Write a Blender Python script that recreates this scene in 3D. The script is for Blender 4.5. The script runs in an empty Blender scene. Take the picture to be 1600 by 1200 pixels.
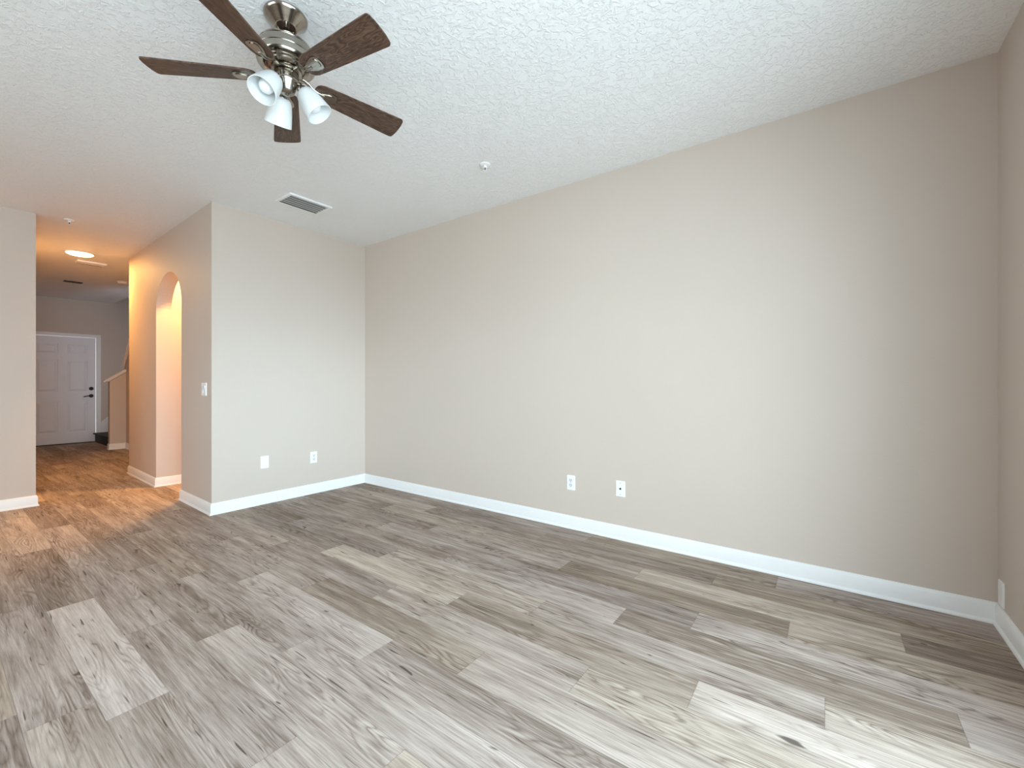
import bpy, bmesh, math, random
from mathutils import Vector, Matrix

scene = bpy.context.scene
COL = scene.collection
PI = math.pi

# ------------------------------------------------------------------ camera
cam_data = bpy.data.cameras.new('camera')
cam_data.sensor_width = 36.0
cam_data.lens = 674.96 / 1600 * 36.0
cam_data.shift_y = -0.00117
cam_data.clip_start = 0.02
cam = bpy.data.objects.new('camera', cam_data)
cam.location = (0, 0, 1.1591)
cam.rotation_euler = (PI / 2, 0, math.radians(126.15 - 90))
COL.objects.link(cam)
scene.camera = cam

# ------------------------------------------------------------------ render look
scene.view_settings.view_transform = 'Standard'
scene.view_settings.look = 'None'
scene.view_settings.gamma = 1.0
scene.view_settings.exposure = 0.12
scene.view_settings.use_curve_mapping = False
scene.cycles.use_denoising = True
scene.cycles.max_bounces = 14
scene.cycles.diffuse_bounces = 9
scene.cycles.glossy_bounces = 4
scene.cycles.transparent_max_bounces = 8
scene.cycles.sample_clamp_indirect = 6.0
scene.cycles.caustics_reflective = False
scene.cycles.caustics_refractive = False

# ------------------------------------------------------------------ sky and daylight
world = bpy.data.worlds.new('sky')
scene.world = world
world.use_nodes = True
wn = world.node_tree.nodes
wn['Background'].inputs['Color'].default_value = (0.76, 0.90, 1.06, 1)
wn['Background'].inputs['Strength'].default_value = 2.3


def area_light(name, loc, direction, sx, sy, power, color, spread=PI):
    d = bpy.data.lights.new(name, 'AREA')
    d.shape = 'RECTANGLE'
    d.size, d.size_y = sx, sy
    d.energy = power
    d.color = color
    d.spread = spread
    o = bpy.data.objects.new(name, d)
    o.location = loc
    o.rotation_euler = Vector(direction).to_track_quat('-Z', 'Y').to_euler()
    COL.objects.link(o)
    return o


# daylight outside the glass door in the right wall, plus added lamps that brighten single surfaces
area_light('daylight_door', (0.80, 0.25, 1.06), (-1, 0, -0.12), 3.1, 1.98, 98, (0.69, 0.87, 1.0))
area_light('open_sky', (2.7, -1.1, 1.5), (-0.82, 0.57, -0.05), 3.0, 2.4, 190, (0.82, 0.91, 1.0))
area_light('short_wall_fill', (2.9, -0.7, 1.5), (-7.06, 3.05, -0.75), 2.2, 1.8, 14, (0.64, 0.85, 1.0), 0.5)  # added narrow beam that brightens the short wall
area_light('high_sky_fill', (1.75, 0.2, 3.2), (-0.75, 0, -1.0), 3.2, 1.5, 20, (0.74, 0.87, 1.0))  # added lamp, brightens the floor just inside the glass door
area_light('patio_bounce_fill', (1.55, 0.25, 0.10), (-0.75, 0, 1.0), 1.2, 3.1, 95, (0.84, 0.92, 1.0))  # added upward lamp that lifts the ceiling, standing for ground bounce
area_light('rear_fill', (-2.6, -3.35, 1.45), (0, 1, 0.0), 3.0, 1.7, 42, (1.0, 0.94, 0.87))  # added fill on the long wall through the invented rear window

# ------------------------------------------------------------------ dimensions
H = 2.75
YW = 3.059            # long wall face
XR = 0.6625           # right wall face
XS = -4.36            # short wall face
YA = 1.504            # outside corner of the short wall and the arched wall
XL, YL = -6.0215, 0.640
YF = -3.1             # wall behind the camera
XD = -11.62           # front door wall face
HD = Vector((-math.cos(math.radians(1.4)), math.sin(math.radians(1.4)), 0))   # arched wall runs this way
HN = Vector((math.sin(math.radians(1.4)), math.cos(math.radians(1.4)), 0))    # its inward normal (away from the room)
HA = Vector((XS, YA, 0))

# ------------------------------------------------------------------ material helpers


def new_mat(name):
    m = bpy.data.materials.new(name)
    m.use_nodes = True
    nt = m.node_tree
    return m, nt, nt.nodes['Principled BSDF']


def N(nt, kind, **props):
    n = nt.nodes.new(kind)
    for k, v in props.items():
        setattr(n, k, v)
    return n


def math_node(nt, op, a, b=None, c=None, clamp=False):
    n = nt.nodes.new('ShaderNodeMath')
    n.operation = op
    n.use_clamp = clamp
    for i, v in enumerate((a, b, c)):
        if v is None:
            continue
        if isinstance(v, (int, float)):
            n.inputs[i].default_value = v
        else:
            nt.links.new(v, n.inputs[i])
    return n.outputs[0]


def noise(nt, vec, scale, detail=3, rough=0.55, dist=0.0):
    n = nt.nodes.new('ShaderNodeTexNoise')
    n.inputs['Scale'].default_value = scale
    n.inputs['Detail'].default_value = detail
    n.inputs['Roughness'].default_value = rough
    n.inputs['Distortion'].default_value = dist
    if vec is not None:
        nt.links.new(vec, n.inputs['Vector'])
    return n.outputs['Fac']


def mapping(nt, vec, scale=(1, 1, 1)):
    n = nt.nodes.new('ShaderNodeVectorMath')
    n.operation = 'MULTIPLY'
    nt.links.new(vec, n.inputs[0])
    n.inputs[1].default_value = scale
    return n.outputs[0]


def ramp(nt, fac, stops):
    n = nt.nodes.new('ShaderNodeValToRGB')
    els = n.color_ramp.elements
    while len(els) < len(stops):
        els.new(0.5)
    for e, (p, c) in zip(els, stops):
        e.position = p
        e.color = (*c, 1) if len(c) == 3 else c
    nt.links.new(fac, n.inputs['Fac'])
    return n.outputs['Color']


def mixc(nt, fac, a, b, mode='MIX'):
    n = nt.nodes.new('ShaderNodeMix')
    n.data_type = 'RGBA'
    n.blend_type = mode
    for sock, v in ((n.inputs[0], fac), (n.inputs[6], a), (n.inputs[7], b)):
        if isinstance(v, (int, float)):
            sock.default_value = v
        elif isinstance(v, tuple):
            sock.default_value = (*v, 1)
        else:
            nt.links.new(v, sock)
    return n.outputs[2]


def bump(nt, bsdf, height, strength, dist):
    b = nt.nodes.new('ShaderNodeBump')
    b.inputs['Strength'].default_value = strength
    b.inputs['Distance'].default_value = dist
    nt.links.new(height, b.inputs['Height'])
    nt.links.new(b.outputs['Normal'], bsdf.inputs['Normal'])


def mat_simple(name, color, rough=0.5, metal=0.0, var=0.0, bump_amt=0.0, bump_scale=60):
    m, nt, b = new_mat(name)
    b.inputs['Roughness'].default_value = rough
    b.inputs['Metallic'].default_value = metal
    tc = N(nt, 'ShaderNodeTexCoord')
    f = noise(nt, tc.outputs['Object'], 9.0, 3)
    dark = tuple(c * (1 - var) for c in color)
    nt.links.new(ramp(nt, f, [(0.3, dark), (0.7, color)]), b.inputs['Base Color'])
    if bump_amt:
        bump(nt, b, noise(nt, tc.outputs['Object'], bump_scale, 2), bump_amt, 0.002)
    return m


def mat_paint(name, color, bump_amt, scale, rough=0.6):
    """wall paint over a fine orange-peel texture"""
    m, nt, b = new_mat(name)
    b.inputs['Roughness'].default_value = rough
    geo = N(nt, 'ShaderNodeNewGeometry')
    f = noise(nt, geo.outputs['Position'], 1.3, 2)
    c2 = tuple(c * 0.985 for c in color)
    nt.links.new(ramp(nt, f, [(0.35, c2), (0.65, color)]), b.inputs['Base Color'])
    h = noise(nt, geo.outputs['Position'], scale, 2, 0.5)
    bump(nt, b, h, bump_amt, 0.002)
    return m


def mat_knockdown(name, color):
    """ceiling: flattened splatter plaster"""
    m, nt, b = new_mat(name)
    b.inputs['Roughness'].default_value = 0.55
    b.inputs['Base Color'].default_value = (*color, 1)
    geo = N(nt, 'ShaderNodeNewGeometry')
    n1 = noise(nt, geo.outputs['Position'], 34, 4, 0.6, 0.8)
    plate = math_node(nt, 'MULTIPLY', math_node(nt, 'SUBTRACT', n1, 0.47, clamp=True), 9.0, clamp=True)
    n2 = noise(nt, geo.outputs['Position'], 120, 2)
    h = math_node(nt, 'ADD', plate, math_node(nt, 'MULTIPLY', n2, 0.25))
    bump(nt, b, h, 0.6, 0.004)
    return m


def mat_floor():
    m, nt, b = new_mat('vinyl_plank')
    L = nt.links
    uvn = N(nt, 'ShaderNodeUVMap', uv_map='plank')
    tone = N(nt, 'ShaderNodeAttribute', attribute_name='tone').outputs['Fac']
    seed = N(nt, 'ShaderNodeAttribute', attribute_name='seed').outputs['Fac']
    sep = N(nt, 'ShaderNodeSeparateXYZ')
    L.new(uvn.outputs['UV'], sep.inputs[0])
    u, v = sep.outputs[0], sep.outputs[1]
    off = math_node(nt, 'MULTIPLY', seed, 53.0)
    comb = N(nt, 'ShaderNodeCombineXYZ')
    L.new(math_node(nt, 'ADD', u, off), comb.inputs[0])
    L.new(math_node(nt, 'ADD', v, math_node(nt, 'MULTIPLY', seed, 17.0)), comb.inputs[1])
    L.new(off, comb.inputs[2])
    P = comb.outputs[0]
    # growth rings: contour lines of a slow stretched noise
    big = noise(nt, mapping(nt, P, (0.85, 9.5, 1)), 1.0, 2, 0.5, 0.4)
    rings = math_node(nt, 'PINGPONG', math_node(nt, 'MULTIPLY', big, 22.0), 0.5)
    rings = math_node(nt, 'MULTIPLY', rings, 2.0)
    rings = math_node(nt, 'POWER', rings, 2.2)
    patch = noise(nt, mapping(nt, P, (1.1, 4.0, 1)), 1.0, 1)
    patch = math_node(nt, 'MULTIPLY', math_node(nt, 'SUBTRACT', patch, 0.42, clamp=True), 5.5, clamp=True)
    fine = noise(nt, mapping(nt, P, (6, 170, 1)), 1.0, 4, 0.65)
    mid = noise(nt, mapping(nt, P, (1.6, 22, 1)), 1.0, 5, 0.62, 0.35)
    cloud = noise(nt, mapping(nt, P, (1.7, 6, 1)), 1.0, 2)
    t = math_node(nt, 'ADD', tone, math_node(nt, 'MULTIPLY', math_node(nt, 'SUBTRACT', mid, 0.5), 1.00))
    t = math_node(nt, 'ADD', t, math_node(nt, 'MULTIPLY', math_node(nt, 'SUBTRACT', fine, 0.5), 0.95))
    t = math_node(nt, 'ADD', t, math_node(nt, 'MULTIPLY', math_node(nt, 'SUBTRACT', cloud, 0.5), 0.30))
    t = math_node(nt, 'SUBTRACT', t, math_node(nt, 'MULTIPLY', math_node(nt, 'MULTIPLY', rings, patch), 0.36))
    col = ramp(nt, t, [(0.0, (0.150, 0.116, 0.092)), (0.35, (0.278, 0.230, 0.195)),
                       (0.65, (0.455, 0.398, 0.352)), (1.0, (0.67, 0.61, 0.555))])
    # warm or grey cast per plank
    hue = math_node(nt, 'FRACT', math_node(nt, 'MULTIPLY', seed, 7.31))
    cast = ramp(nt, hue, [(0.0, (1.0, 0.965, 0.985)), (0.6, (1.01, 0.965, 0.95)), (1.0, (1.04, 0.985, 0.905))])
    col = mixc(nt, 1.0, col, cast, 'MULTIPLY')
    # short dark splits in the grain
    crk = noise(nt, mapping(nt, P, (5.0, 85, 1)), 1.0, 1, 0.4, 0.25)
    crk = math_node(nt, 'MULTIPLY', math_node(nt, 'SUBTRACT', crk, 0.70, clamp=True), 16.0, clamp=True)
    kn = noise(nt, mapping(nt, P, (9, 26, 1)), 1.0, 1, 0.4, 0.7)
    kn = math_node(nt, 'MULTIPLY', math_node(nt, 'SUBTRACT', kn, 0.74, clamp=True), 14.0, clamp=True)
    marks = math_node(nt, 'MAXIMUM', crk, kn)
    col = mixc(nt, math_node(nt, 'MULTIPLY', marks, 0.85), col, (0.075, 0.055, 0.045))
    # seams
    PW, PL = 0.1765, 1.2
    e1 = math_node(nt, 'MINIMUM', v, math_node(nt, 'SUBTRACT', PW, v))
    e2 = math_node(nt, 'MINIMUM', u, math_node(nt, 'SUBTRACT', PL, u))
    e = math_node(nt, 'MINIMUM', e1, e2)
    seam = math_node(nt, 'SUBTRACT', 1.0, math_node(nt, 'MULTIPLY', e, 1 / 0.0022, clamp=True), clamp=True)
    col = mixc(nt, math_node(nt, 'MULTIPLY', seam, 0.40), col, (0.10, 0.08, 0.065))
    L.new(col, b.inputs['Base Color'])
    r = math_node(nt, 'ADD', 0.42, math_node(nt, 'MULTIPLY', fine, 0.22))
    L.new(r, b.inputs['Roughness'])
    b.inputs['Specular IOR Level'].default_value = 0.06
    h = math_node(nt, 'SUBTRACT', math_node(nt, 'ADD', math_node(nt, 'MULTIPLY', fine, 0.5), math_node(nt, 'MULTIPLY', mid, 0.4)),
                  math_node(nt, 'ADD', marks, math_node(nt, 'MULTIPLY', seam, 1.6)))
    bump(nt, b, h, 0.28, 0.0015)
    return m


def mat_walnut():
    m, nt, b = new_mat('dark_walnut')
    tc = N(nt, 'ShaderNodeTexCoord')
    oi = N(nt, 'ShaderNodeObjectInfo')
    add = N(nt, 'ShaderNodeVectorMath', operation='ADD')
    nt.links.new(tc.outputs['Object'], add.inputs[0])
    cb = N(nt, 'ShaderNodeCombineXYZ')
    o = math_node(nt, 'MULTIPLY', oi.outputs['Random'], 40.0)
    nt.links.new(o, cb.inputs[0])
    nt.links.new(o, cb.inputs[1])
    nt.links.new(cb.outputs[0], add.inputs[1])
    P = add.outputs[0]
    big = noise(nt, mapping(nt, P, (4, 26, 4)), 1.0, 2, 0.5, 0.6)
    rings = math_node(nt, 'MULTIPLY', math_node(nt, 'PINGPONG', math_node(nt, 'MULTIPLY', big, 12.0), 0.5), 2.0)
    fine = noise(nt, mapping(nt, P, (12, 260, 12)), 1.0, 3)
    t = math_node(nt, 'ADD', math_node(nt, 'MULTIPLY', rings, 0.45), math_node(nt, 'MULTIPLY', fine, 0.55))
    col = ramp(nt, t, [(0.15, (0.020, 0.010, 0.006)), (0.5, (0.070, 0.036, 0.022)), (0.85, (0.145, 0.083, 0.054))])
    nt.links.new(col, b.inputs['Base Color'])
    b.inputs['Roughness'].default_value = 0.45
    bump(nt, b, fine, 0.15, 0.001)
    return m


def mat_nickel():
    m, nt, b = new_mat('brushed_nickel')
    tc = N(nt, 'ShaderNodeTexCoord')
    f = noise(nt, mapping(nt, tc.outputs['Object'], (20, 20, 900)), 1.0, 2)
    nt.links.new(ramp(nt, f, [(0.3, (0.30, 0.27, 0.23)), (0.7, (0.42, 0.385, 0.335))]), b.inputs['Base Color'])
    b.inputs['Metallic'].default_value = 1.0
    b.inputs['Roughness'].default_value = 0.16
    b.inputs['Anisotropic'].default_value = 0.4
    return m


def mat_opal():
    m, nt, b = new_mat('opal_glass')
    tc = N(nt, 'ShaderNodeTexCoord')
    f = noise(nt, tc.outputs['Object'], 6.0, 2)
    nt.links.new(ramp(nt, f, [(0.3, (0.84, 0.855, 0.85)), (0.7, (0.88, 0.89, 0.885))]), b.inputs['Base Color'])
    b.inputs['Roughness'].default_value = 0.28
    tr = N(nt, 'ShaderNodeBsdfTranslucent')
    tr.inputs['Color'].default_value = (0.80, 0.84, 0.85, 1)
    mx = N(nt, 'ShaderNodeMixShader')
    mx.inputs[0].default_value = 0.25
    nt.links.new(b.outputs[0], mx.inputs[1])
    nt.links.new(tr.outputs[0], mx.inputs[2])
    nt.links.new(mx.outputs[0], nt.nodes['Material Output'].inputs['Surface'])
    return m


def mat_glass():
    m, nt, b = new_mat('clear_glass')
    nt.nodes.remove(b)
    t = N(nt, 'ShaderNodeBsdfTransparent')
    t.inputs['Color'].default_value = (0.93, 0.96, 0.95, 1)
    g = N(nt, 'ShaderNodeBsdfGlossy')
    g.inputs['Roughness'].default_value = 0.02
    mx = N(nt, 'ShaderNodeMixShader')
    mx.inputs[0].default_value = 0.05
    nt.links.new(t.outputs[0], mx.inputs[1])
    nt.links.new(g.outputs[0], mx.inputs[2])
    nt.links.new(mx.outputs[0], nt.nodes['Material Output'].inputs['Surface'])
    return m


def mat_emit(name, color, strength):
    m, nt, b = new_mat(name)
    tc = N(nt, 'ShaderNodeTexCoord')
    f = noise(nt, tc.outputs['Object'], 5.0, 1)
    nt.links.new(ramp(nt, f, [(0.0, tuple(c * 0.95 for c in color)), (1.0, color)]), b.inputs['Emission Color'])
    b.inputs['Emission Strength'].default_value = strength
    b.inputs['Base Color'].default_value = (0.9, 0.88, 0.82, 1)
    return m


M = {
    'wall': mat_paint('beige_paint', (0.592, 0.512, 0.448), 0.22, 95),
    'ceiling': mat_knockdown('ceiling_plaster', (0.86, 0.86, 0.86)),
    'trim': mat_simple('white_trim', (0.83, 0.83, 0.83), 0.35, var=0.02),
    'door': mat_simple('door_paint', (0.80, 0.82, 0.88), 0.4, var=0.02),
    'plate': mat_simple('white_plastic', (0.86, 0.86, 0.86), 0.3, var=0.01),
    'plate_dim': mat_simple('white_plastic_insert', (0.72, 0.72, 0.74), 0.35, var=0.01),
    'slot': mat_simple('dark_slot', (0.02, 0.02, 0.022), 0.6),
    'screw': mat_simple('screw_metal', (0.38, 0.38, 0.38), 0.4, 0.6),
    'floor': mat_floor(),
    'walnut': mat_walnut(),
    'nickel': mat_nickel(),
    'opal': mat_opal(),
    'bulb': mat_simple('bulb_white', (0.82, 0.83, 0.84), 0.35, var=0.02),
    'dark': mat_simple('dark_metal', (0.030, 0.026, 0.022), 0.45, 0.3),
    'bronze': mat_simple('dark_bronze', (0.022, 0.016, 0.012), 0.4, 0.6),
    'darkwood': mat_simple('dark_stair_wood', (0.010, 0.006, 0.005), 0.7, var=0.3),
    'slat': mat_simple('shaded_vent_slat', (0.42, 0.44, 0.44), 0.45, var=0.04),  # shade on the slat undersides is put into this grey
    'vent_shade': mat_simple('duct_shade', (0.05, 0.055, 0.055), 0.7),  # painted shade for the inside of the duct
    'glass': mat_glass(),
    'lamp_warm': mat_emit('warm_lens', (1.0, 0.62, 0.24), 24.0),
    'concrete': mat_simple('pale_concrete', (0.55, 0.54, 0.52), 0.8, var=0.1),
}

# ------------------------------------------------------------------ mesh helpers


def link(name, bm, mat, parent=None, smooth=True, angle=35):
    bmesh.ops.remove_doubles(bm, verts=bm.verts, dist=1e-6)
    bmesh.ops.recalc_face_normals(bm, faces=bm.faces)
    if smooth:
        for f in bm.faces:
            f.smooth = True
        for e in bm.edges:
            if len(e.link_faces) == 2 and e.calc_face_angle(0) > math.radians(angle):
                e.smooth = False
    me = bpy.data.meshes.new(name)
    bm.to_mesh(me)
    bm.free()
    me.materials.append(mat)
    o = bpy.data.objects.new(name, me)
    COL.objects.link(o)
    if parent is not None:
        o.parent = parent
    return o


def tag(o, label=None, cat=None, group=None, kind=None):
    if label:
        o['label'] = label
    if cat:
        o['category'] = cat
    if group:
        o['group'] = group
    if kind:
        o['kind'] = kind
    return o


def thing(name, label, cat, loc=(0, 0, 0), rotz=0.0, group=None):
    o = bpy.data.objects.new(name, None)
    o.empty_display_size = 0.1
    o.location = loc
    o.rotation_euler = (0, 0, rotz)
    COL.objects.link(o)
    return tag(o, label, cat, group)


def structure(name, bm, mat, label, cat, smooth=False):
    return tag(link(name, bm, mat, None, smooth), label, cat, kind='structure')


def add_box(bm, lo, hi, bevel=0.0, mtx=None):
    vs = [bm.verts.new((x, y, z)) for x in (lo[0], hi[0]) for y in (lo[1], hi[1]) for z in (lo[2], hi[2])]
    idx = [(0, 1, 3, 2), (4, 6, 7, 5), (0, 4, 5, 1), (2, 3, 7, 6), (0, 2, 6, 4), (1, 5, 7, 3)]
    fs = [bm.faces.new([vs[i] for i in q]) for q in idx]
    bmesh.ops.recalc_face_normals(bm, faces=fs)
    geom = vs
    if bevel > 0:
        es = list({e for f in fs for e in f.edges})
        r = bmesh.ops.bevel(bm, geom=es, offset=bevel, segments=2, profile=0.6, affect='EDGES')
        geom = list({v for f in r['faces'] for v in f.verts} | {v for v in vs if v.is_valid})
    if mtx is not None:
        bmesh.ops.transform(bm, matrix=mtx, verts=geom)
    return geom


def box(lo, hi, bevel=0.0, mtx=None):
    bm = bmesh.new()
    add_box(bm, lo, hi, bevel, mtx)
    return bm


def add_prism(bm, pts, z0, z1, mtx=None):
    """outline in local XY, extruded along local Z"""
    a = [bm.verts.new((x, y, z0)) for x, y in pts]
    b = [bm.verts.new((x, y, z1)) for x, y in pts]
    n = len(pts)
    bm.faces.new(a[::-1])
    bm.faces.new(b)
    for i in range(n):
        bm.faces.new((a[i], a[(i + 1) % n], b[(i + 1) % n], b[i]))
    if mtx is not None:
        bmesh.ops.transform(bm, matrix=mtx, verts=a + b)
    return a + b


def prism(pts, z0, z1, mtx=None):
    bm = bmesh.new()
    add_prism(bm, pts, z0, z1, mtx)
    return bm


def add_lathe(bm, prof, seg=48, mtx=None):
    """profile of (radius, z) spun about Z; radius 0 closes to a point"""
    rings = []
    for r, z in prof:
        if r <= 1e-6:
            rings.append([bm.verts.new((0, 0, z))])
        else:
            rings.append([bm.verts.new((r * math.cos(2 * PI * i / seg), r * math.sin(2 * PI * i / seg), z)) for i in range(seg)])
    for a, b in zip(rings, rings[1:]):
        if len(a) == 1 and len(b) == 1:
            continue
        for i in range(seg):
            j = (i + 1) % seg
            if len(a) == 1:
                bm.faces.new((a[0], b[i], b[j]))
            elif len(b) == 1:
                bm.faces.new((a[i], a[j], b[0]))
            else:
                bm.faces.new((a[i], a[j], b[j], b[i]))
    vs = [v for r in rings for v in r]
    if mtx is not None:
        bmesh.ops.transform(bm, matrix=mtx, verts=vs)
    return vs


def lathe(prof, seg=48, mtx=None):
    bm = bmesh.new()
    add_lathe(bm, prof, seg, mtx)
    return bm


def add_tube(bm, path, rad, seg=14, flat=1.0):
    path = [Vector(p) for p in path]
    rads = rad if isinstance(rad, (list, tuple)) else [rad] * len(path)
    rings = []
    ref = Vector((0, 0, 1))
    for i, p in enumerate(path):
        t = (path[min(i + 1, len(path) - 1)] - path[max(i - 1, 0)]).normalized()
        s = t.cross(ref)
        if s.length < 1e-3:
            s = t.cross(Vector((1, 0, 0)))
        s.normalize()
        n = s.cross(t).normalized()
        rings.append([bm.verts.new(p + s * math.cos(2 * PI * k / seg) * rads[i] + n * math.sin(2 * PI * k / seg) * rads[i] * flat) for k in range(seg)])
    for a, b in zip(rings, rings[1:]):
        for k in range(seg):
            j = (k + 1) % seg
            bm.faces.new((a[k], a[j], b[j], b[k]))
    bm.faces.new(rings[0][::-1])
    bm.faces.new(rings[-1])


def frame_mtx(origin, xaxis, yaxis, zaxis):
    m = Matrix.Identity(4)
    for i, a in enumerate((xaxis, yaxis, zaxis)):
        a = Vector(a)
        for r in range(3):
            m[r][i] = a[r]
    for r in range(3):
        m[r][3] = origin[r]
    return m


def rounded_rect(w, h, r, seg=5):
    pts = []
    for cx, cy, a0 in ((w / 2 - r, h / 2 - r, 0), (-w / 2 + r, h / 2 - r, 90), (-w / 2 + r, -h / 2 + r, 180), (w / 2 - r, -h / 2 + r, 270)):
        for k in range(seg + 1):
            a = math.radians(a0 + 90 * k / seg)
            pts.append((cx + r * math.cos(a), cy + r * math.sin(a)))
    return pts


# ------------------------------------------------------------------ floor: planks with the joints where they lie
PW, PL = 0.1765, 1.2
JOINT = {-1: -3.35, 0: -3.195, 1: -2.605, 2: -2.28, 3: -3.096, 4: -2.78, 5: -2.39, 6: -1.984, 7: -1.605, 8: -1.208,
         9: -0.834, 10: -0.523, 11: -0.148, 12: -0.928, 13: -0.54, 14: -0.238}
# tone of the planks in view, keyed by row and by how many planks lie between it and the joint above (0 starts at the joint)
TONE = {(0, 0): 0.80, (0, -1): 0.38, (0, 1): 0.50, (0, 2): 0.52, (-1, 0): 0.56, (-1, -1): 0.46, (-1, 1): 0.60,
        (1, 0): 0.50, (1, -1): 0.56, (1, 1): 0.60, (2, 0): 0.62, (2, -1): 0.47, (2, 1): 0.58,
        (3, 0): 0.55, (3, 1): 0.64, (3, 2): 0.66, (3, -1): 0.50, (4, 0): 0.72, (4, 1): 0.50, (4, 2): 0.68, (4, -1): 0.50,
        (5, 0): 0.40, (5, 1): 0.62, (5, -1): 0.56, (5, 2): 0.55, (6, 0): 0.57, (6, -1): 0.47, (6, 1): 0.62, (6, 2): 0.6,
        (7, 0): 0.48, (7, -1): 0.72, (7, 1): 0.78, (7, -2): 0.45, (8, 0): 0.56, (8, -1): 0.62, (8, 1): 0.62, (8, -2): 0.45,
        (9, 0): 0.38, (9, 1): 0.62, (9, -1): 0.60, (9, -2): 0.50, (10, 0): 0.64, (10, -1): 0.44, (10, 1): 0.58, (10, -2): 0.52,
        (11, 0): 0.60, (11, -1): 0.32, (11, -2): 0.50, (11, -3): 0.46, (12, 0): 0.64, (12, 1): 0.28, (12, -1): 0.48,
        (13, 0): 0.42, (13, -1): 0.36, (13, 1): 0.50, (14, 0): 0.56, (14, -1): 0.45, (14, 1): 0.44}


def build_floor():
    rnd = random.Random(11)
    bm = bmesh.new()
    uvl = bm.loops.layers.uv.new('plank')
    tl = bm.faces.layers.float.new('tone')
    sl = bm.faces.layers.float.new('seed')
    x0, x1, y0, y1 = XD - 0.1, XR + 0.1, YF - 0.1, YW + 0.12
    k0 = math.floor((y0 - 0.375) / PW)
    k1 = math.floor((y1 - 0.375) / PW)
    for k in range(k0, k1 + 1):
        ja = max(y0, 0.375 + k * PW)
        jb = min(y1, 0.375 + (k + 1) * PW)
        js = JOINT.get(k, rnd.uniform(0, PL))
        n0 = math.floor((x0 - js) / PL)
        n1 = math.floor((x1 - js) / PL)
        for n in range(n0, n1 + 1):
            a, b = js + n * PL, js + (n + 1) * PL
            xa, xb = max(a, x0), min(b, x1)
            if xb - xa < 1e-4:
                continue
            vs = [bm.verts.new((x, y, 0)) for x, y in ((xa, ja), (xb, ja), (xb, jb), (xa, jb))]
            f = bm.faces.new(vs)
            base = 0.375 + k * PW
            for lp in f.loops:
                lp[uvl].uv = (lp.vert.co.x - a, lp.vert.co.y - base)
            f[tl] = TONE.get((k, n), rnd.uniform(0.36, 0.66))
            f[sl] = rnd.random()
    me = bpy.data.meshes.new('floor')
    bm.to_mesh(me)
    bm.free()
    me.materials.append(M['floor'])
    o = bpy.data.objects.new('floor', me)
    COL.objects.link(o)
    tag(o, 'grey brown wood plank vinyl floor running through the room and hall', 'floor', kind='structure')


build_floor()

# ------------------------------------------------------------------ ceiling (with the stairwell left open)
bm = bmesh.new()
SWY = 2.28
add_box(bm, (XD - 0.1, YF - 0.1, H), (XR + 0.12, SWY, H + 0.12))
add_box(bm, (-8.8, SWY, H), (XR + 0.12, YW + 0.12, H + 0.12))
structure('ceiling', bm, M['ceiling'], 'white knockdown textured ceiling over the room and hall', 'ceiling')

# ------------------------------------------------------------------ walls
structure('wall_back', box((-7.3, YW, 0), (XR + 0.12, YW + 0.12, H)), M['wall'], 'long bare beige wall with two cover plates low on it', 'wall')

# right wall with the sliding glass door opening
DY0, DY1, DZ1 = -1.35, 1.82, 2.08
bm = bmesh.new()
add_box(bm, (XR, DY1, 0), (XR + 0.12, YW, H))
add_box(bm, (XR, YF, 0), (XR + 0.12, DY0, H))
add_box(bm, (XR, DY0, DZ1), (XR + 0.12, DY1, H))
structure('wall_right', bm, M['wall'], 'beige wall at the right edge meeting the long wall', 'wall')

# wall behind the camera with a window opening added for the fill light
WX0, WX1, WZ0, WZ1 = -4.1, -1.1, 0.6, 2.3
bm = bmesh.new()
add_box(bm, (XL - 0.12, YF - 0.12, 0), (WX0, YF, H))
add_box(bm, (WX1, YF - 0.12, 0), (XR + 0.12, YF, H))
add_box(bm, (WX0, YF - 0.12, 0), (WX1, YF, WZ0))
add_box(bm, (WX0, YF - 0.12, WZ1), (WX1, YF, H))
structure('wall_front', bm, M['wall'], 'beige wall behind the viewer with an added fill window', 'wall')

# short wall (end face flush with the arched wall)
structure('wall_left', prism([(XS, YA), (XS, YW), (XS - 0.14, YW), (XS - 0.14, YA + 0.14 * 0.02444)], 0, H), M['wall'],
          'short bright wall facing the daylight between the arched wall and the long wall', 'wall')

# arched wall: front outline in (s, z), pushed back by its thickness
S_R, S_L = (-5.17 - XS) / HD.x, (-6.035 - XS) / HD.x
S_END = (-7.22 - XS) / HD.x
SPRING, RISE = 1.957, 0.365
pts = [(0.14, 0), (S_R, 0)]
sc_, hw = (S_R + S_L) / 2, (S_L - S_R) / 2
for i in range(33):
    a = PI * i / 32
    pts.append((sc_ - hw * math.cos(a), SPRING + RISE * math.sin(a)))
pts += [(S_L, 0), (S_END, 0), (S_END, H), (0.14, H)]
T_ARCH = 0.14
structure('wall_hall', prism(pts, 0, T_ARCH, frame_mtx(HA, HD, (0, 0, 1), HN)), M['wall'],
          'hallway wall with an arched doorway cut through it', 'wall', smooth=False)

# space behind the arch: its left side wall runs straight on from the arch jamb
pj = HA + HD * S_L + HN * T_ARCH
structure('wall_nook', box((pj.x - 0.12, pj.y, 0), (pj.x, YW, H)), M['wall'], 'warmly lit wall seen through the archway', 'wall')

# left wall: front face and its return along the hall
structure('wall_living', box((XL - 0.12, YF, 0), (XL, YL, H)), M['wall'], 'beige wall end at the left edge beside the hall', 'wall')
structure('wall_entry', box((XD, YL - 0.12, 0), (XL - 0.12, YL, H)), M['wall'], 'beige wall along the left side of the hall', 'wall')

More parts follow.
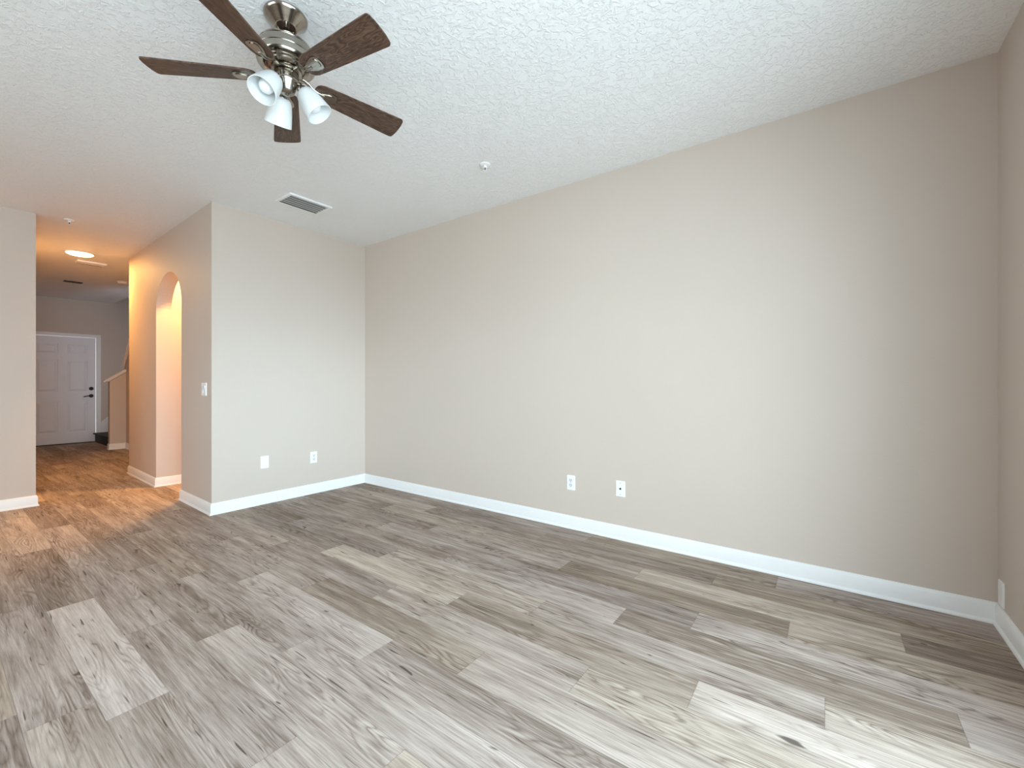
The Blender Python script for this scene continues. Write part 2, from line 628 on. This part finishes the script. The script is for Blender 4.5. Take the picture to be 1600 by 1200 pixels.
# front door wall, tall because the stairwell is open above it
FY0, FY1, FZ1 = 1.105, 2.041, 2.043
bm = bmesh.new()
add_box(bm, (XD - 0.12, YL - 0.12, 0), (XD, FY0, H))
add_box(bm, (XD - 0.12, FY0, FZ1), (XD, FY1, H))
add_box(bm, (XD - 0.12, FY1, 0), (XD, 3.5, 5.2))
add_box(bm, (XD - 0.12, YL - 0.12, H), (XD, FY1, 5.2))
structure('wall_far', bm, M['wall'], 'dim beige wall around the white front door', 'wall')

# stair side walls
YU = 2.145
SLX = 1.0
zt0 = 1.46
structure('wall_stair', prism([(-10.14, 0), (-10.14, zt0), (-10.14 + (H - zt0) / SLX, H), (-7.1, H), (-7.1, 0)], 0, 0.11,
                              frame_mtx((0, YU + 0.11, 0), (1, 0, 0), (0, 0, 1), (0, -1, 0))), M['wall'],
          'stair side wall with a steep sloping top beyond the arched wall', 'wall')
structure('wall_knee', prism([(1.93, 0), (YU, 0), (YU, 1.345), (1.93, 1.185)], 0, 0.11,
                             frame_mtx((-10.14, 0, 0), (0, 1, 0), (0, 0, 1), (1, 0, 0))), M['wall'],
          'low yellow lit half wall with a sloping cap beside the stairs', 'wall')
pe = HA + HD * S_END + HN * 0.14
structure('wall_return', box((pe.x, pe.y, 0), (pe.x + 0.12, YU, H)), M['wall'], 'wall return behind the end of the arched wall', 'wall')
bm = bmesh.new()
add_box(bm, (XD, 3.4, 0), (-8.7, 3.5, 5.2))
add_box(bm, (-8.8, SWY, H + 0.12), (-8.7, 3.4, 5.2))
add_box(bm, (XD, SWY - 0.1, H + 0.12), (-8.7, SWY, 5.2))
structure('wall_stairwell', bm, M['wall'], 'dark stairwell walls rising behind the half wall', 'wall')
structure('ceiling_stairwell', box((XD - 0.12, SWY - 0.1, 5.2), (-8.7, 3.5, 5.3)), M['ceiling'], 'ceiling high over the stairwell', 'ceiling')

# ------------------------------------------------------------------ baseboards
BASE = [(0, 0), (0.021, 0), (0.021, 0.006), (0.017, 0.014), (0.0125, 0.018), (0.0125, 0.084), (0.009, 0.092), (0.005, 0.099), (0, 0.101)]


def baseboard(name, p0, p1, n, m0, m1, label):
    """runs p0 -> p1 with outward normal n; m = +1 outside corner, -1 inside corner, 0 square end"""
    p0, p1, n = Vector((*p0, 0)), Vector((*p1, 0)), Vector((*n, 0)).normalized()
    t = (p1 - p0).normalized()
    bm = bmesh.new()
    A, B = [], []
    for d, z in BASE:
        A.append(bm.verts.new(p0 + n * d - t * d * m0 + Vector((0, 0, z))))
        B.append(bm.verts.new(p1 + n * d + t * d * m1 + Vector((0, 0, z))))
    k = len(BASE)
    for i in range(k):
        j = (i + 1) % k
        bm.faces.new((A[i], A[j], B[j], B[i]))
    bm.faces.new(A[::-1])
    bm.faces.new(B)
    return tag(link(name, bm, M['trim'], None, True, 25), label, 'baseboard', kind='structure')


def hp(s):
    p = HA + HD * s
    return (p.x, p.y)


hn = (-HN.x, -HN.y)
baseboard('baseboard_back', (XS, YW), (XR, YW), (0, -1), -1, -1, 'white baseboard along the long bare wall')
baseboard('baseboard_left', (XS, YA), (XS, YW), (1, 0), 1, -1, 'bright white baseboard along the short wall')
baseboard('baseboard_right', (XR, YW), (XR, DY1 + 0.08), (-1, 0), -1, 0, 'white baseboard along the right edge wall')
baseboard('baseboard_hall', hp(S_R), hp(0), hn, 1, 1, 'white baseboard between the archway and the short wall')
baseboard('baseboard_arch', hp(S_L), hp(S_END), hn, 1, 1, 'white baseboard on the hall side beyond the archway')
jl = Vector((*hp(S_L), 0))
baseboard('baseboard_nook', (jl.x, jl.y), (jl.x, YW), (1, 0), 1, 0, 'white baseboard running through the archway')
jr = Vector((*hp(S_R), 0))
baseboard('baseboard_jamb', (jr.x, jr.y + 0.14), (jr.x, jr.y), (-1, 0), 0, 1, 'white baseboard on the near jamb of the archway')
baseboard('baseboard_living', (XL, YF), (XL, YL), (1, 0), 0, 1, 'white baseboard at the left edge wall')
baseboard('baseboard_entry', (XL, YL), (XD, YL), (0, 1), 1, 0, 'white baseboard along the left side of the hall')
baseboard('baseboard_knee', (-10.03, 1.93), (-10.03, YU), (1, 0), 1, -1, 'white baseboard below the half wall')
baseboard('baseboard_newel', (-10.14, 1.93), (-10.03, 1.93), (0, -1), 0, 1, 'white baseboard on the end of the half wall')
baseboard('baseboard_stair', (-10.03, YU), (pe.x, YU), (0, -1), -1, 0, 'white baseboard along the stair side wall')

# ------------------------------------------------------------------ stair trim: caps, skirt, first steps
bm = bmesh.new()
ang = math.atan(0.745)
cm = frame_mtx((-10.085, 1.855, 1.165), (1, 0, 0), (0, math.cos(ang), math.sin(ang)), (0, -math.sin(ang), math.cos(ang)))
ln = (YU - 1.855) / math.cos(ang)
add_box(bm, (-0.085, 0, 0.0), (0.085, ln, 0.022), 0.004, cm)
add_box(bm, (-0.072, 0.05, -0.022), (0.072, ln, 0.0), 0.003, cm)
structure('trim_1', bm, M['trim'], 'white sloping cap board on the half wall', 'trim')
bm = bmesh.new()
ang = math.atan(SLX)
cm = frame_mtx((-10.19, YU + 0.055, zt0 - 0.035), (0, 1, 0), (math.cos(ang), 0, math.sin(ang)), (-math.sin(ang), 0, math.cos(ang)))
ln = (H - zt0) / SLX / math.cos(ang)
add_box(bm, (-0.085, 0, 0.0), (0.085, ln, 0.022), 0.004, cm)
add_box(bm, (-0.072, 0.05, -0.022), (0.072, ln, 0.0), 0.003, cm)
structure('trim_2', bm, M['trim'], 'pale steep cap board on the upper stair wall', 'trim')
structure('trim_3', prism([(2.105, 0), (2.105, 0.385), (3.4, 0.385 + 0.95 * 1.295), (3.4, 0)], 0, 0.014,
                          frame_mtx((XD, 0, 0), (0, 1, 0), (0, 0, 1), (1, 0, 0))), M['trim'],
          'white skirt board climbing beside the first stair', 'trim')
st = thing('staircase', 'dark wood bottom stairs beside the front door', 'stairs', (-10.85, 2.0, 0))
for i in range(4):
    y = 0.27 * i + 0.015
    z = 0.18 * i
    link('riser', box((-0.745, y, z), (0.70, y + 0.02, z + 0.155), 0.001), M['darkwood'], st)
    link('tread', box((-0.745, y - 0.03, z + 0.155), (0.70, y + 0.27, z + 0.18), 0.008), M['darkwood'], st)

# ------------------------------------------------------------------ front door
dz0, dz1, dy0, dy1 = 0.015, 2.035, 1.116, 2.030
xf = XD - 0.012
bm = bmesh.new()
W, Hh = dy1 - dy0, dz1 - dz0
add_box(bm, (xf - 0.035, dy0, dz0), (xf - 0.016, dy1, dz1))
st_w, ms = 0.115, 0.11
cols = [(dy0 + st_w, dy0 + W / 2 - ms / 2), (dy0 + W / 2 + ms / 2, dy1 - st_w)]
rows = [(0.22, 0.80), (0.985, 1.595), (1.70, 1.90)]


def rail(y0, y1, z0, z1):
    add_box(bm, (xf - 0.016, y0, z0), (xf, y1, z1))


rail(dy0, dy0 + st_w, dz0, dz1)
rail(dy1 - st_w, dy1, dz0, dz1)
rail(dy0 + W / 2 - ms / 2, dy0 + W / 2 + ms / 2, dz0, dz1)
for y0, y1 in cols:
    for z0, z1 in ((dz0, rows[0][0]), (rows[0][1], rows[1][0]), (rows[1][1], rows[2][0]), (rows[2][1], dz1)):
        rail(y0, y1, z0, z1)
door = structure('door_1', bm, M['door'], 'white six panel front door at the far end of the hall', 'door')
for y0, y1 in cols:
    for z0, z1 in rows:
        pb = bmesh.new()
        g = 0.010
        o_ = [(y0 + g, z0 + g), (y1 - g, z0 + g), (y1 - g, z1 - g), (y0 + g, z1 - g)]
        g2 = 0.050
        i_ = [(y0 + g2, z0 + g2), (y1 - g2, z0 + g2), (y1 - g2, z1 - g2), (y0 + g2, z1 - g2)]
        a = [pb.verts.new((xf - 0.0158, y, z)) for y, z in o_]
        b = [pb.verts.new((xf - 0.003, y, z)) for y, z in i_]
        pb.faces.new(b)
        for k in range(4):
            pb.faces.new((a[k], a[(k + 1) % 4], b[(k + 1) % 4], b[k]))
        pb.faces.new(a[::-1])
        link('door_panel', pb, M['door'], door, False)
# deadbolt and lever
fx = frame_mtx((xf, 1.968, 1.046), (0, 1, 0), (0, 0, 1), (1, 0, 0))
tag(link('deadbolt', lathe([(0, 0.022), (0.012, 0.022), (0.016, 0.016), (0.030, 0.012), (0.034, 0.004), (0.034, 0), (0, 0)], 28, fx), M['bronze'], door), 'dark bronze deadbolt')
bm = bmesh.new()
fx = frame_mtx((xf, 1.968, 0.905), (0, 1, 0), (0, 0, 1), (1, 0, 0))
add_lathe(bm, [(0, 0.05), (0.012, 0.05), (0.012, 0.014), (0.030, 0.010), (0.034, 0.003), (0.034, 0), (0, 0)], 28, fx)
add_tube(bm, [(xf + 0.045, 1.968, 0.905), (xf + 0.05, 1.94, 0.908), (xf + 0.05, 1.90, 0.902), (xf + 0.048, 1.868, 0.892), (xf + 0.046, 1.855, 0.888)], [0.011, 0.011, 0.009, 0.009, 0.011])
tag(link('door_handle', bm, M['bronze'], door), 'dark bronze lever handle')
# casing and threshold
bm = bmesh.new()
ci, co = 0.008, 0.068


def casing(lo, hi):
    add_box(bm, lo, hi, 0.004)


casing((XD, FY1 - 0.006, 0), (XD + 0.018, FY1 + 0.062, FZ1 + 0.006))
casing((XD, FY0 - 0.062, 0), (XD + 0.018, FY0 + 0.006, FZ1 + 0.006))
casing((XD, FY0 - 0.062, FZ1 - 0.006), (XD + 0.018, FY1 + 0.062, FZ1 + 0.056))
structure('trim_4', bm, M['trim'], 'white casing around the front door', 'trim')
structure('trim_5', box((XD - 0.06, FY0, 0), (XD + 0.05, FY1, 0.013), 0.003), M['dark'], 'dark threshold under the front door', 'trim')

# ------------------------------------------------------------------ sliding glass door in the right wall, window added behind the camera for the fill
fr = bmesh.new()
xg = XR + 0.06


def bar(lo, hi):
    add_box(fr, lo, hi, 0.003)


bar((xg - 0.05, DY0, 0), (xg + 0.05, DY1, 0.04))
bar((xg - 0.05, DY0, DZ1 - 0.05), (xg + 0.05, DY1, DZ1))
bar((xg - 0.05, DY0, 0.04), (xg + 0.05, DY0 + 0.05, DZ1 - 0.05))
bar((xg - 0.05, DY1 - 0.05, 0.04), (xg + 0.05, DY1, DZ1 - 0.05))
bar((xg - 0.02, (DY0 + DY1) / 2 - 0.04, 0.04), (xg + 0.02, (DY0 + DY1) / 2 + 0.04, DZ1 - 0.05))
d2 = structure('door_2', fr, M['trim'], 'white framed sliding glass door in the right wall', 'door')
ym = (DY0 + DY1) / 2
for a, b in ((DY0 + 0.05, ym - 0.04), (ym + 0.04, DY1 - 0.05)):
    link('glass_pane', box((xg - 0.003, a, 0.04), (xg + 0.003, b, DZ1 - 0.05)), M['glass'], d2, False)
fr = bmesh.new()
yg = YF - 0.06
bar((WX0, yg - 0.04, WZ0), (WX1, yg + 0.04, WZ0 + 0.05))
bar((WX0, yg - 0.04, WZ1 - 0.05), (WX1, yg + 0.04, WZ1))
for x in (WX0, (WX0 + WX1) / 2 - 0.025, WX1 - 0.05):
    bar((x, yg - 0.04, WZ0 + 0.05), (x + 0.05, yg + 0.04, WZ1 - 0.05))
w1 = structure('fill_window_1', fr, M['trim'], 'white framed window added behind the viewer for fill light', 'window')
xm = (WX0 + WX1) / 2
for a, b in ((WX0 + 0.05, xm - 0.025), (xm + 0.025, WX1 - 0.05)):
    link('glass_pane', box((a, yg - 0.003, WZ0 + 0.05), (b, yg + 0.003, WZ1 - 0.05)), M['glass'], w1, False)

# ------------------------------------------------------------------ ceiling fan
FX, FY_, FTIP = -1.902, 0.937, 2.483 - H
fan = thing('ceiling_fan', 'brushed nickel ceiling fan with five dark wood blades and three white glass lamps', 'ceiling fan', (FX, FY_, H))
fan.rotation_euler = (0, -0.024, 0)
link('canopy', lathe([(0, 0), (0.084, 0), (0.086, -0.004), (0.085, -0.009), (0.078, -0.016), (0.046, -0.046), (0.043, -0.049), (0.039, -0.048), (0.036, -0.040), (0, -0.036)], 64), M['nickel'], fan)
bm = bmesh.new()
add_lathe(bm, [(0, -0.038), (0.012, -0.038), (0.012, -0.128), (0, -0.128)], 24)
add_lathe(bm, [(0, -0.100), (0.020, -0.100), (0.024, -0.106), (0.024, -0.128), (0, -0.128)], 32)
link('downrod', bm, M['nickel'], fan)
link('motor_housing', lathe([(0, -0.124), (0.060, -0.125), (0.092, -0.130), (0.103, -0.137), (0.107, -0.145), (0.1045, -0.148), (0.1085, -0.151),
                              (0.113, -0.166), (0.1155, -0.182), (0.1135, -0.1845), (0.1165, -0.187), (0.1165, -0.204), (0.114, -0.214), (0.108, -0.2195),
                              (0.098, -0.2185), (0.0, -0.214)], 72), M['nickel'], fan)
link('motor_base', lathe([(0, -0.212), (0.090, -0.217), (0.088, -0.222), (0.080, -0.225), (0.078, -0.230), (0.066, -0.237), (0, -0.237)], 64), M['nickel'], fan)
tag(link('gap_shade_ring', lathe([(0, -0.236), (0.055, -0.236), (0.055, -0.243), (0, -0.243)], 48), M['dark'], fan), 'dark ring standing for the shaded gap under the motor')  # solid dark ring painted in for the shade of the gap
link('bracket_ring', lathe([(0, -0.241), (0.058, -0.241), (0.063, -0.243), (0.064, -0.249), (0.060, -0.252), (0, -0.252)], 56), M['nickel'], fan)
link('switch_housing', lathe([(0, -0.246), (0.040, -0.246), (0.044, -0.253), (0.0475, -0.256), (0.0485, -0.280), (0.0505, -0.284), (0.0505, -0.291),
                              (0.047, -0.296), (0.042, -0.303), (0.031, -0.330), (0.022, -0.338), (0.008, -0.340), (0.006, -0.347), (0, -0.348)], 56), M['nickel'], fan)


def blade_outline():
    r0, r1, w0, w1 = 0.118, 0.542, 0.047, 0.066
    up = []
    # root, rounded
    for k in range(7):
        a = PI / 2 * k / 6
        up.append((r0 + 0.035 * (1 - math.sin(a)), w0 * 0.35 + (w0 - 0.0 - w0 * 0.35) * (1 - math.cos(a)) if k else w0 * 0.35))
    up = [(r0, 0.016), (r0 + 0.004, 0.030), (r0 + 0.015, 0.041), (r0 + 0.034, 0.0475)]
    for k in range(1, 9):
        t = k / 8
        r = r0 + 0.034 + (r1 - 0.024 - r0 - 0.034) * t
        up.append((r, 0.0475 + (w1 - 0.0475) * t ** 0.9))
    up += [(r1 - 0.014, w1 - 0.0008), (r1 - 0.008, w1 - 0.005), (r1 - 0.005, w1 - 0.012)]
    up += [(r1 - 0.001, w1 * 0.45), (r1, 0.0)]
    dn = [(r, -w) for r, w in up[::-1][1:]]
    return up + dn


def bracket_bm():
    bm = bmesh.new()
    pitch = Matrix.Rotation(math.radians(-12), 4, 'X')
    # paddle plate under the blade root, with a raised rim
    out = [(0.120, 0.010), (0.135, 0.013), (0.150, 0.019), (0.172, 0.027), (0.192, 0.030), (0.205, 0.026), (0.212, 0.015), (0.214, 0.0)]
    full = out + [(r, -w) for r, w in out[::-1][1:]]
    m = Matrix.Translation((0, 0, FTIP)) @ pitch
    add_prism(bm, full, -0.0085, -0.003, m)
    ins = [(0.145 + (r - 0.12) * 0.62, w * 0.66) for r, w in full]
    add_prism(bm, ins, -0.0115, -0.008, m)
    # curved arm from the ring to the paddle
    add_tube(bm, [(0.050, 0, -0.247), (0.072, 0, -0.247), (0.090, 0.0, -0.253), (0.108, 0, -0.266), (0.128, 0, FTIP - 0.008), (0.160, 0, FTIP - 0.009)],
             [0.011, 0.010, 0.009, 0.0095, 0.011, 0.009], 14, 0.6)
    return bm


PH = 81.3
blade_me = brk_me = None
for k in range(5):
    a = math.radians(PH + 72 * k)
    if blade_me is None:
        bl = link('blade', prism(blade_outline(), -0.003, 0.003, Matrix.Translation((0, 0, FTIP)) @ Matrix.Rotation(math.radians(-12), 4, 'X')), M['walnut'], fan)
        bk = link('blade_bracket', bracket_bm(), M['nickel'], bl)
        tag(bk, 'nickel blade bracket')
        blade0, brk0 = bl, bk
        blade_me = True
    else:
        bl = blade0.copy()
        COL.objects.link(bl)
        bl.parent = fan
        bk = brk0.copy()
        COL.objects.link(bk)
        bk.parent = bl
    bl.rotation_euler = (0, 0, a)

# three lamps on short arms
for deg in (290, 50, 170):
    a = math.radians(deg)
    e = Vector((math.cos(a), math.sin(a), 0))
    tilt = math.radians(35)
    ax = (e * math.sin(tilt) + Vector((0, 0, -math.cos(tilt)))).normalized()
    top = e * 0.056 + Vector((0, 0, -0.303))
    side = Vector((0, 0, 1)).cross(e)
    fm = frame_mtx(top, ax.cross(side) * -1, side, -ax)
    bm = bmesh.new()
    add_tube(bm, [e * 0.036 + Vector((0, 0, -0.287)), e * 0.052 + Vector((0, 0, -0.289)), top + ax * 0.004, top + ax * 0.012], 0.009)
    add_lathe(bm, [(0, 0.006), (0.012, 0.004), (0.019, -0.004), (0.0235, -0.012), (0.0245, -0.026), (0.0, -0.026)], 32, fm)
    link('light_arm', bm, M['nickel'], fan)
    # opal glass bell shade: outer skin then inner skin
    outer = [(0.020, -0.018), (0.030, -0.020), (0.037, -0.027), (0.0425, -0.040), (0.047, -0.060), (0.051, -0.085), (0.054, -0.110), (0.0565, -0.132)]
    inner = [(r - 0.0035, z) for r, z in outer[::-1]]
    inner[0] = (0.0535, -0.1325)
    inner[-1] = (0.0165, -0.0215)
    sh = tag(link('glass_shade', lathe(outer + inner + [outer[0]], 48, fm), M['opal'], fan), 'white opal glass shade')
    bulb = [(0, -0.026), (0.013, -0.026), (0.014, -0.044), (0.020, -0.056), (0.027, -0.070), (0.030, -0.084), (0.0285, -0.097), (0.022, -0.108), (0.012, -0.114), (0, -0.116)]
    link('light_bulb', lathe(bulb, 32, fm), M['bulb'], sh)


# ------------------------------------------------------------------ ceiling vents
def vent(name, label, x0, x1, y0, y1, nslat, tilt, slat_mat, border=0.022, drop=0.010):
    t = thing(name, label, 'vent', ((x0 + x1) / 2, (y0 + y1) / 2, H), 0)
    hx, hy = (x1 - x0) / 2, (y1 - y0) / 2
    bm = bmesh.new()
    b = border
    zt, zb = 0.0, -drop
    for lo, hi in (((-hx, -hy), (-hx + b, hy)), ((hx - b, -hy), (hx, hy)), ((-hx + b, -hy), (hx - b, -hy + b)), ((-hx + b, hy - b), (hx - b, hy))):
        add_box(bm, (lo[0], lo[1], zb), (hi[0], hi[1], zt), 0.002)
    link('vent_frame', bm, M['plate'], t)
    link('duct_shade_sheet', box((-hx + b, -hy + b, -0.0015), (hx - b, hy - b, -0.0002)), M['vent_shade'], t, False)  # flat dark sheet standing in for the shaded duct recess
    w = (2 * hx - 2 * b) / nslat
    for i in range(nslat):
        cx = -hx + b + w * (i + 0.5)
        sb = bmesh.new()
        prof = []
        for k in range(7):
            s = (k / 6 - 0.5)
            prof.append((s * w * 0.70, -0.0025 * (1 - (2 * s) ** 2)))
        prof = prof + [(x, z + 0.0012) for x, z in prof[::-1]]
        m = Matrix.Translation((cx, 0, 0.001 - drop * 0.62)) @ Matrix.Rotation(math.radians(tilt), 4, 'Y') @ frame_mtx((0, 0, 0), (1, 0, 0), (0, 0, 1), (0, -1, 0))
        add_prism(sb, prof, -hy + b, hy - b, m)
        link('slat', sb, slat_mat, t)
    return t


vent('ceiling_vent', 'rectangular louvred ceiling vent with dark slots near the short wall', -3.882, -3.622, 1.818, 2.202, 5, 3, M['slat'], 0.024, 0.013)
vent('ceiling_vent', 'small white louvred ceiling vent just beyond the glowing hall light', -8.0, -7.80, 1.19, 1.475, 4, -12, M['plate'], 0.020, 0.020)


# ------------------------------------------------------------------ sprinkler heads
def sprinkler(x, y, label):
    t = thing('sprinkler_head', label, 'sprinkler', (x, y, H), 0.5, 'ceiling sprinkler heads')
    link('escutcheon', lathe([(0, 0), (0.038, 0), (0.0385, -0.004), (0.030, -0.009), (0.018, -0.011), (0, -0.011)], 40), M['plate'], t)
    bm = bmesh.new()
    add_lathe(bm, [(0, -0.009), (0.011, -0.009), (0.011, -0.020), (0.007, -0.024), (0, -0.024)], 24)
    for s in (-1, 1):
        add_tube(bm, [(s * 0.009, 0, -0.018), (s * 0.014, 0, -0.028), (s * 0.011, 0, -0.040), (s * 0.003, 0, -0.047)], 0.0028, 10)
    link('frame_arms', bm, M['plate'], t)
    tag(link('heat_bulb', lathe([(0, -0.022), (0.003, -0.023), (0.0035, -0.040), (0, -0.042)], 14), M['slot'], t), 'dark heat bulb')
    link('deflector', lathe([(0, -0.045), (0.006, -0.045), (0.015, -0.048), (0.015, -0.0495), (0, -0.050)], 28), M['plate'], t)


sprinkler(-2.015, 2.426, 'white sprinkler head on the main ceiling near the long wall')
sprinkler(-5.98, 0.856, 'white sprinkler head on the ceiling at the hall entrance')

# ------------------------------------------------------------------ hall ceiling fixtures


def round_light(x, y, r, label, lens, rim, lit):
    t = thing('ceiling_light', label, 'ceiling light', (x, y, H))
    link('rim', lathe([(0, 0), (r, 0), (r, -0.010), (r - 0.006, -0.014), (r - 0.014, -0.012), (r - 0.014, -0.006), (0, -0.006)], 48), rim, t)
    rl = r - 0.014
    link('lens', lathe([(0, -0.006)] + [(rl, -0.007)] + [(rl * math.cos(PI / 2 * k / 8), -0.008 - 0.028 * math.sin(PI / 2 * k / 8)) for k in range(8)] + [(0, -0.036)], 48), lens, t)
    if lit:
        d = bpy.data.lights.new('lamp_glow', 'AREA')
        d.shape = 'DISK'
        d.size = 0.2
        d.energy = lit
        d.color = (1.0, 0.50, 0.15)
        o = bpy.data.objects.new('lamp_glow', d)
        o.location = (0, 0, -0.045)
        COL.objects.link(o)
        o.parent = t
    return t


round_light(-7.40, 1.15, 0.135, 'glowing round ceiling light in the hall', M['lamp_warm'], M['plate'], 29)
round_light(-5.7, 1.98, 0.135, 'glowing round ceiling light hidden behind the arched wall', M['lamp_warm'], M['plate'], 54)
dk = thing('ceiling_grille', 'narrow dark slot fixture on the hall ceiling nearest the front door', 'ceiling grille', (-9.595, 1.415, H))
link('grille_frame', box((-0.05, -0.105, -0.010), (0.05, 0.105, 0), 0.003), M['bronze'], dk)
for i in range(3):
    link('slat', box((-0.034 + 0.024 * i, -0.092, -0.0135), (-0.014 + 0.024 * i, 0.092, -0.009), 0.001), M['dark'], dk)
sd = thing('smoke_detector', 'small white smoke detector on the hall ceiling beside the arched wall end', 'smoke detector', (-8.97, 1.88, H))
link('detector_base', lathe([(0, 0), (0.070, 0), (0.070, -0.010), (0.066, -0.014), (0, -0.014)], 36), M['plate'], sd)
link('detector_cover', lathe([(0, -0.012), (0.062, -0.012), (0.060, -0.026), (0.050, -0.034), (0, -0.036)], 36), M['plate'], sd)


# ------------------------------------------------------------------ cover plates, outlets, switch
def plate_mtx(pos, normal):
    n = Vector(normal).normalized()
    z = Vector((0, 0, 1))
    return frame_mtx(pos, z.cross(n), z, n)


def plate_root(name, label, cat, pos, normal, group=None):
    t = thing(name, label, cat, pos, 0, group)
    n = Vector(normal).normalized()
    t.rotation_euler = (0, 0, math.atan2(n.y, n.x))      # local +X points out of the wall
    return t


LM = frame_mtx((0, 0, 0), (0, 1, 0), (0, 0, 1), (1, 0, 0))    # local: plate x -> +Y, plate y -> Z, out -> X


def cover(t, w, h):
    bm = bmesh.new()
    add_prism(bm, rounded_rect(w, h, 0.004), 0, 0.004, LM)
    add_prism(bm, rounded_rect(w - 0.006, h - 0.006, 0.004), 0.004, 0.0062, LM)
    link('cover_plate', bm, M['plate'], t)


def screws(t, pts, x=0.0062):
    for y, z in pts:
        link('screw', lathe([(0, 0.0012), (0.0028, 0.001), (0.0034, 0), (0, 0)], 14, Matrix.Translation((x, y, z)) @ LM), M['screw'], t)


def duplex(label, pos, normal, group):
    t = plate_root('power_outlet', label, 'outlet', pos, normal, group)
    cover(t, 0.072, 0.116)
    for s in (-1, 1):
        rc = link('receptacle', prism(rounded_rect(0.034, 0.029, 0.012), 0.0055, 0.0078, Matrix.Translation((0, 0, s * 0.0195)) @ LM), M['plate_dim'], t)
        bm = bmesh.new()
        for yy, hh in ((-0.0065, 0.009), (0.0065, 0.0075)):
            add_box(bm, (0.0076, yy - 0.0012, s * 0.0195 + 0.003 - hh / 2), (0.0082, yy + 0.0012, s * 0.0195 + 0.003 + hh / 2))
        add_lathe(bm, [(0, 0.0006), (0.0026, 0.0006), (0.0026, 0), (0, 0)], 12, Matrix.Translation((0.0076, 0, s * 0.0195 - 0.0075)) @ LM)
        link('slots', bm, M['slot'], rc, False)
    screws(t, [(0, 0)])


duplex('white double outlet on the long wall left of the cable plate', (-1.651, YW, 0.364), (0, -1, 0), 'power outlets')
duplex('white double outlet on the short wall', (XS, 2.435, 0.378), (1, 0, 0), 'power outlets')

t = plate_root('cable_plate', 'white cable jack plate on the long wall right of the outlet', 'cover plate', (-1.238, YW, 0.375), (0, -1, 0))
cover(t, 0.072, 0.116)
tag(link('cable_jack', lathe([(0, 0.009), (0.004, 0.009), (0.0048, 0.008), (0.0048, 0.002), (0.0075, 0.001), (0.0075, 0), (0, 0)], 20, Matrix.Translation((0.006, 0, 0)) @ LM), M['slot'], t), 'dark round cable jack')
screws(t, [(0, 0.042), (0, -0.042)])
t = plate_root('blank_plate', 'plain white cover plate on the short wall left of its outlet', 'cover plate', (XS, 1.946, 0.399), (1, 0, 0))
cover(t, 0.072, 0.116)
t = plate_root('blank_plate', 'plain white cover plate low on the right edge wall beside the corner', 'cover plate', (XR, 2.998, 0.168), (-1, 0, 0))
cover(t, 0.072, 0.116)

sp = HA + HD * 0.175
t = plate_root('light_switch', 'white two rocker light switch on the arched wall near its corner', 'light switch', (sp.x, sp.y, 1.101), (hn[0], hn[1], 0))
cover(t, 0.118, 0.116)
for s, tl in ((-0.023, -7), (0.023, 7)):
    m = Matrix.Translation((0.0065, s, 0)) @ Matrix.Rotation(math.radians(tl), 4, 'Y') @ LM
    link('rocker', prism(rounded_rect(0.033, 0.066, 0.002), -0.003, 0.0035, m), M['plate_dim'], t)

# ------------------------------------------------------------------ ground outside the glass door
structure('patio_floor', box((XR + 0.12, -4.0, -0.06), (4.0, 4.0, -0.01)), M['concrete'], 'pale patio slab outside the glass door', 'floor')
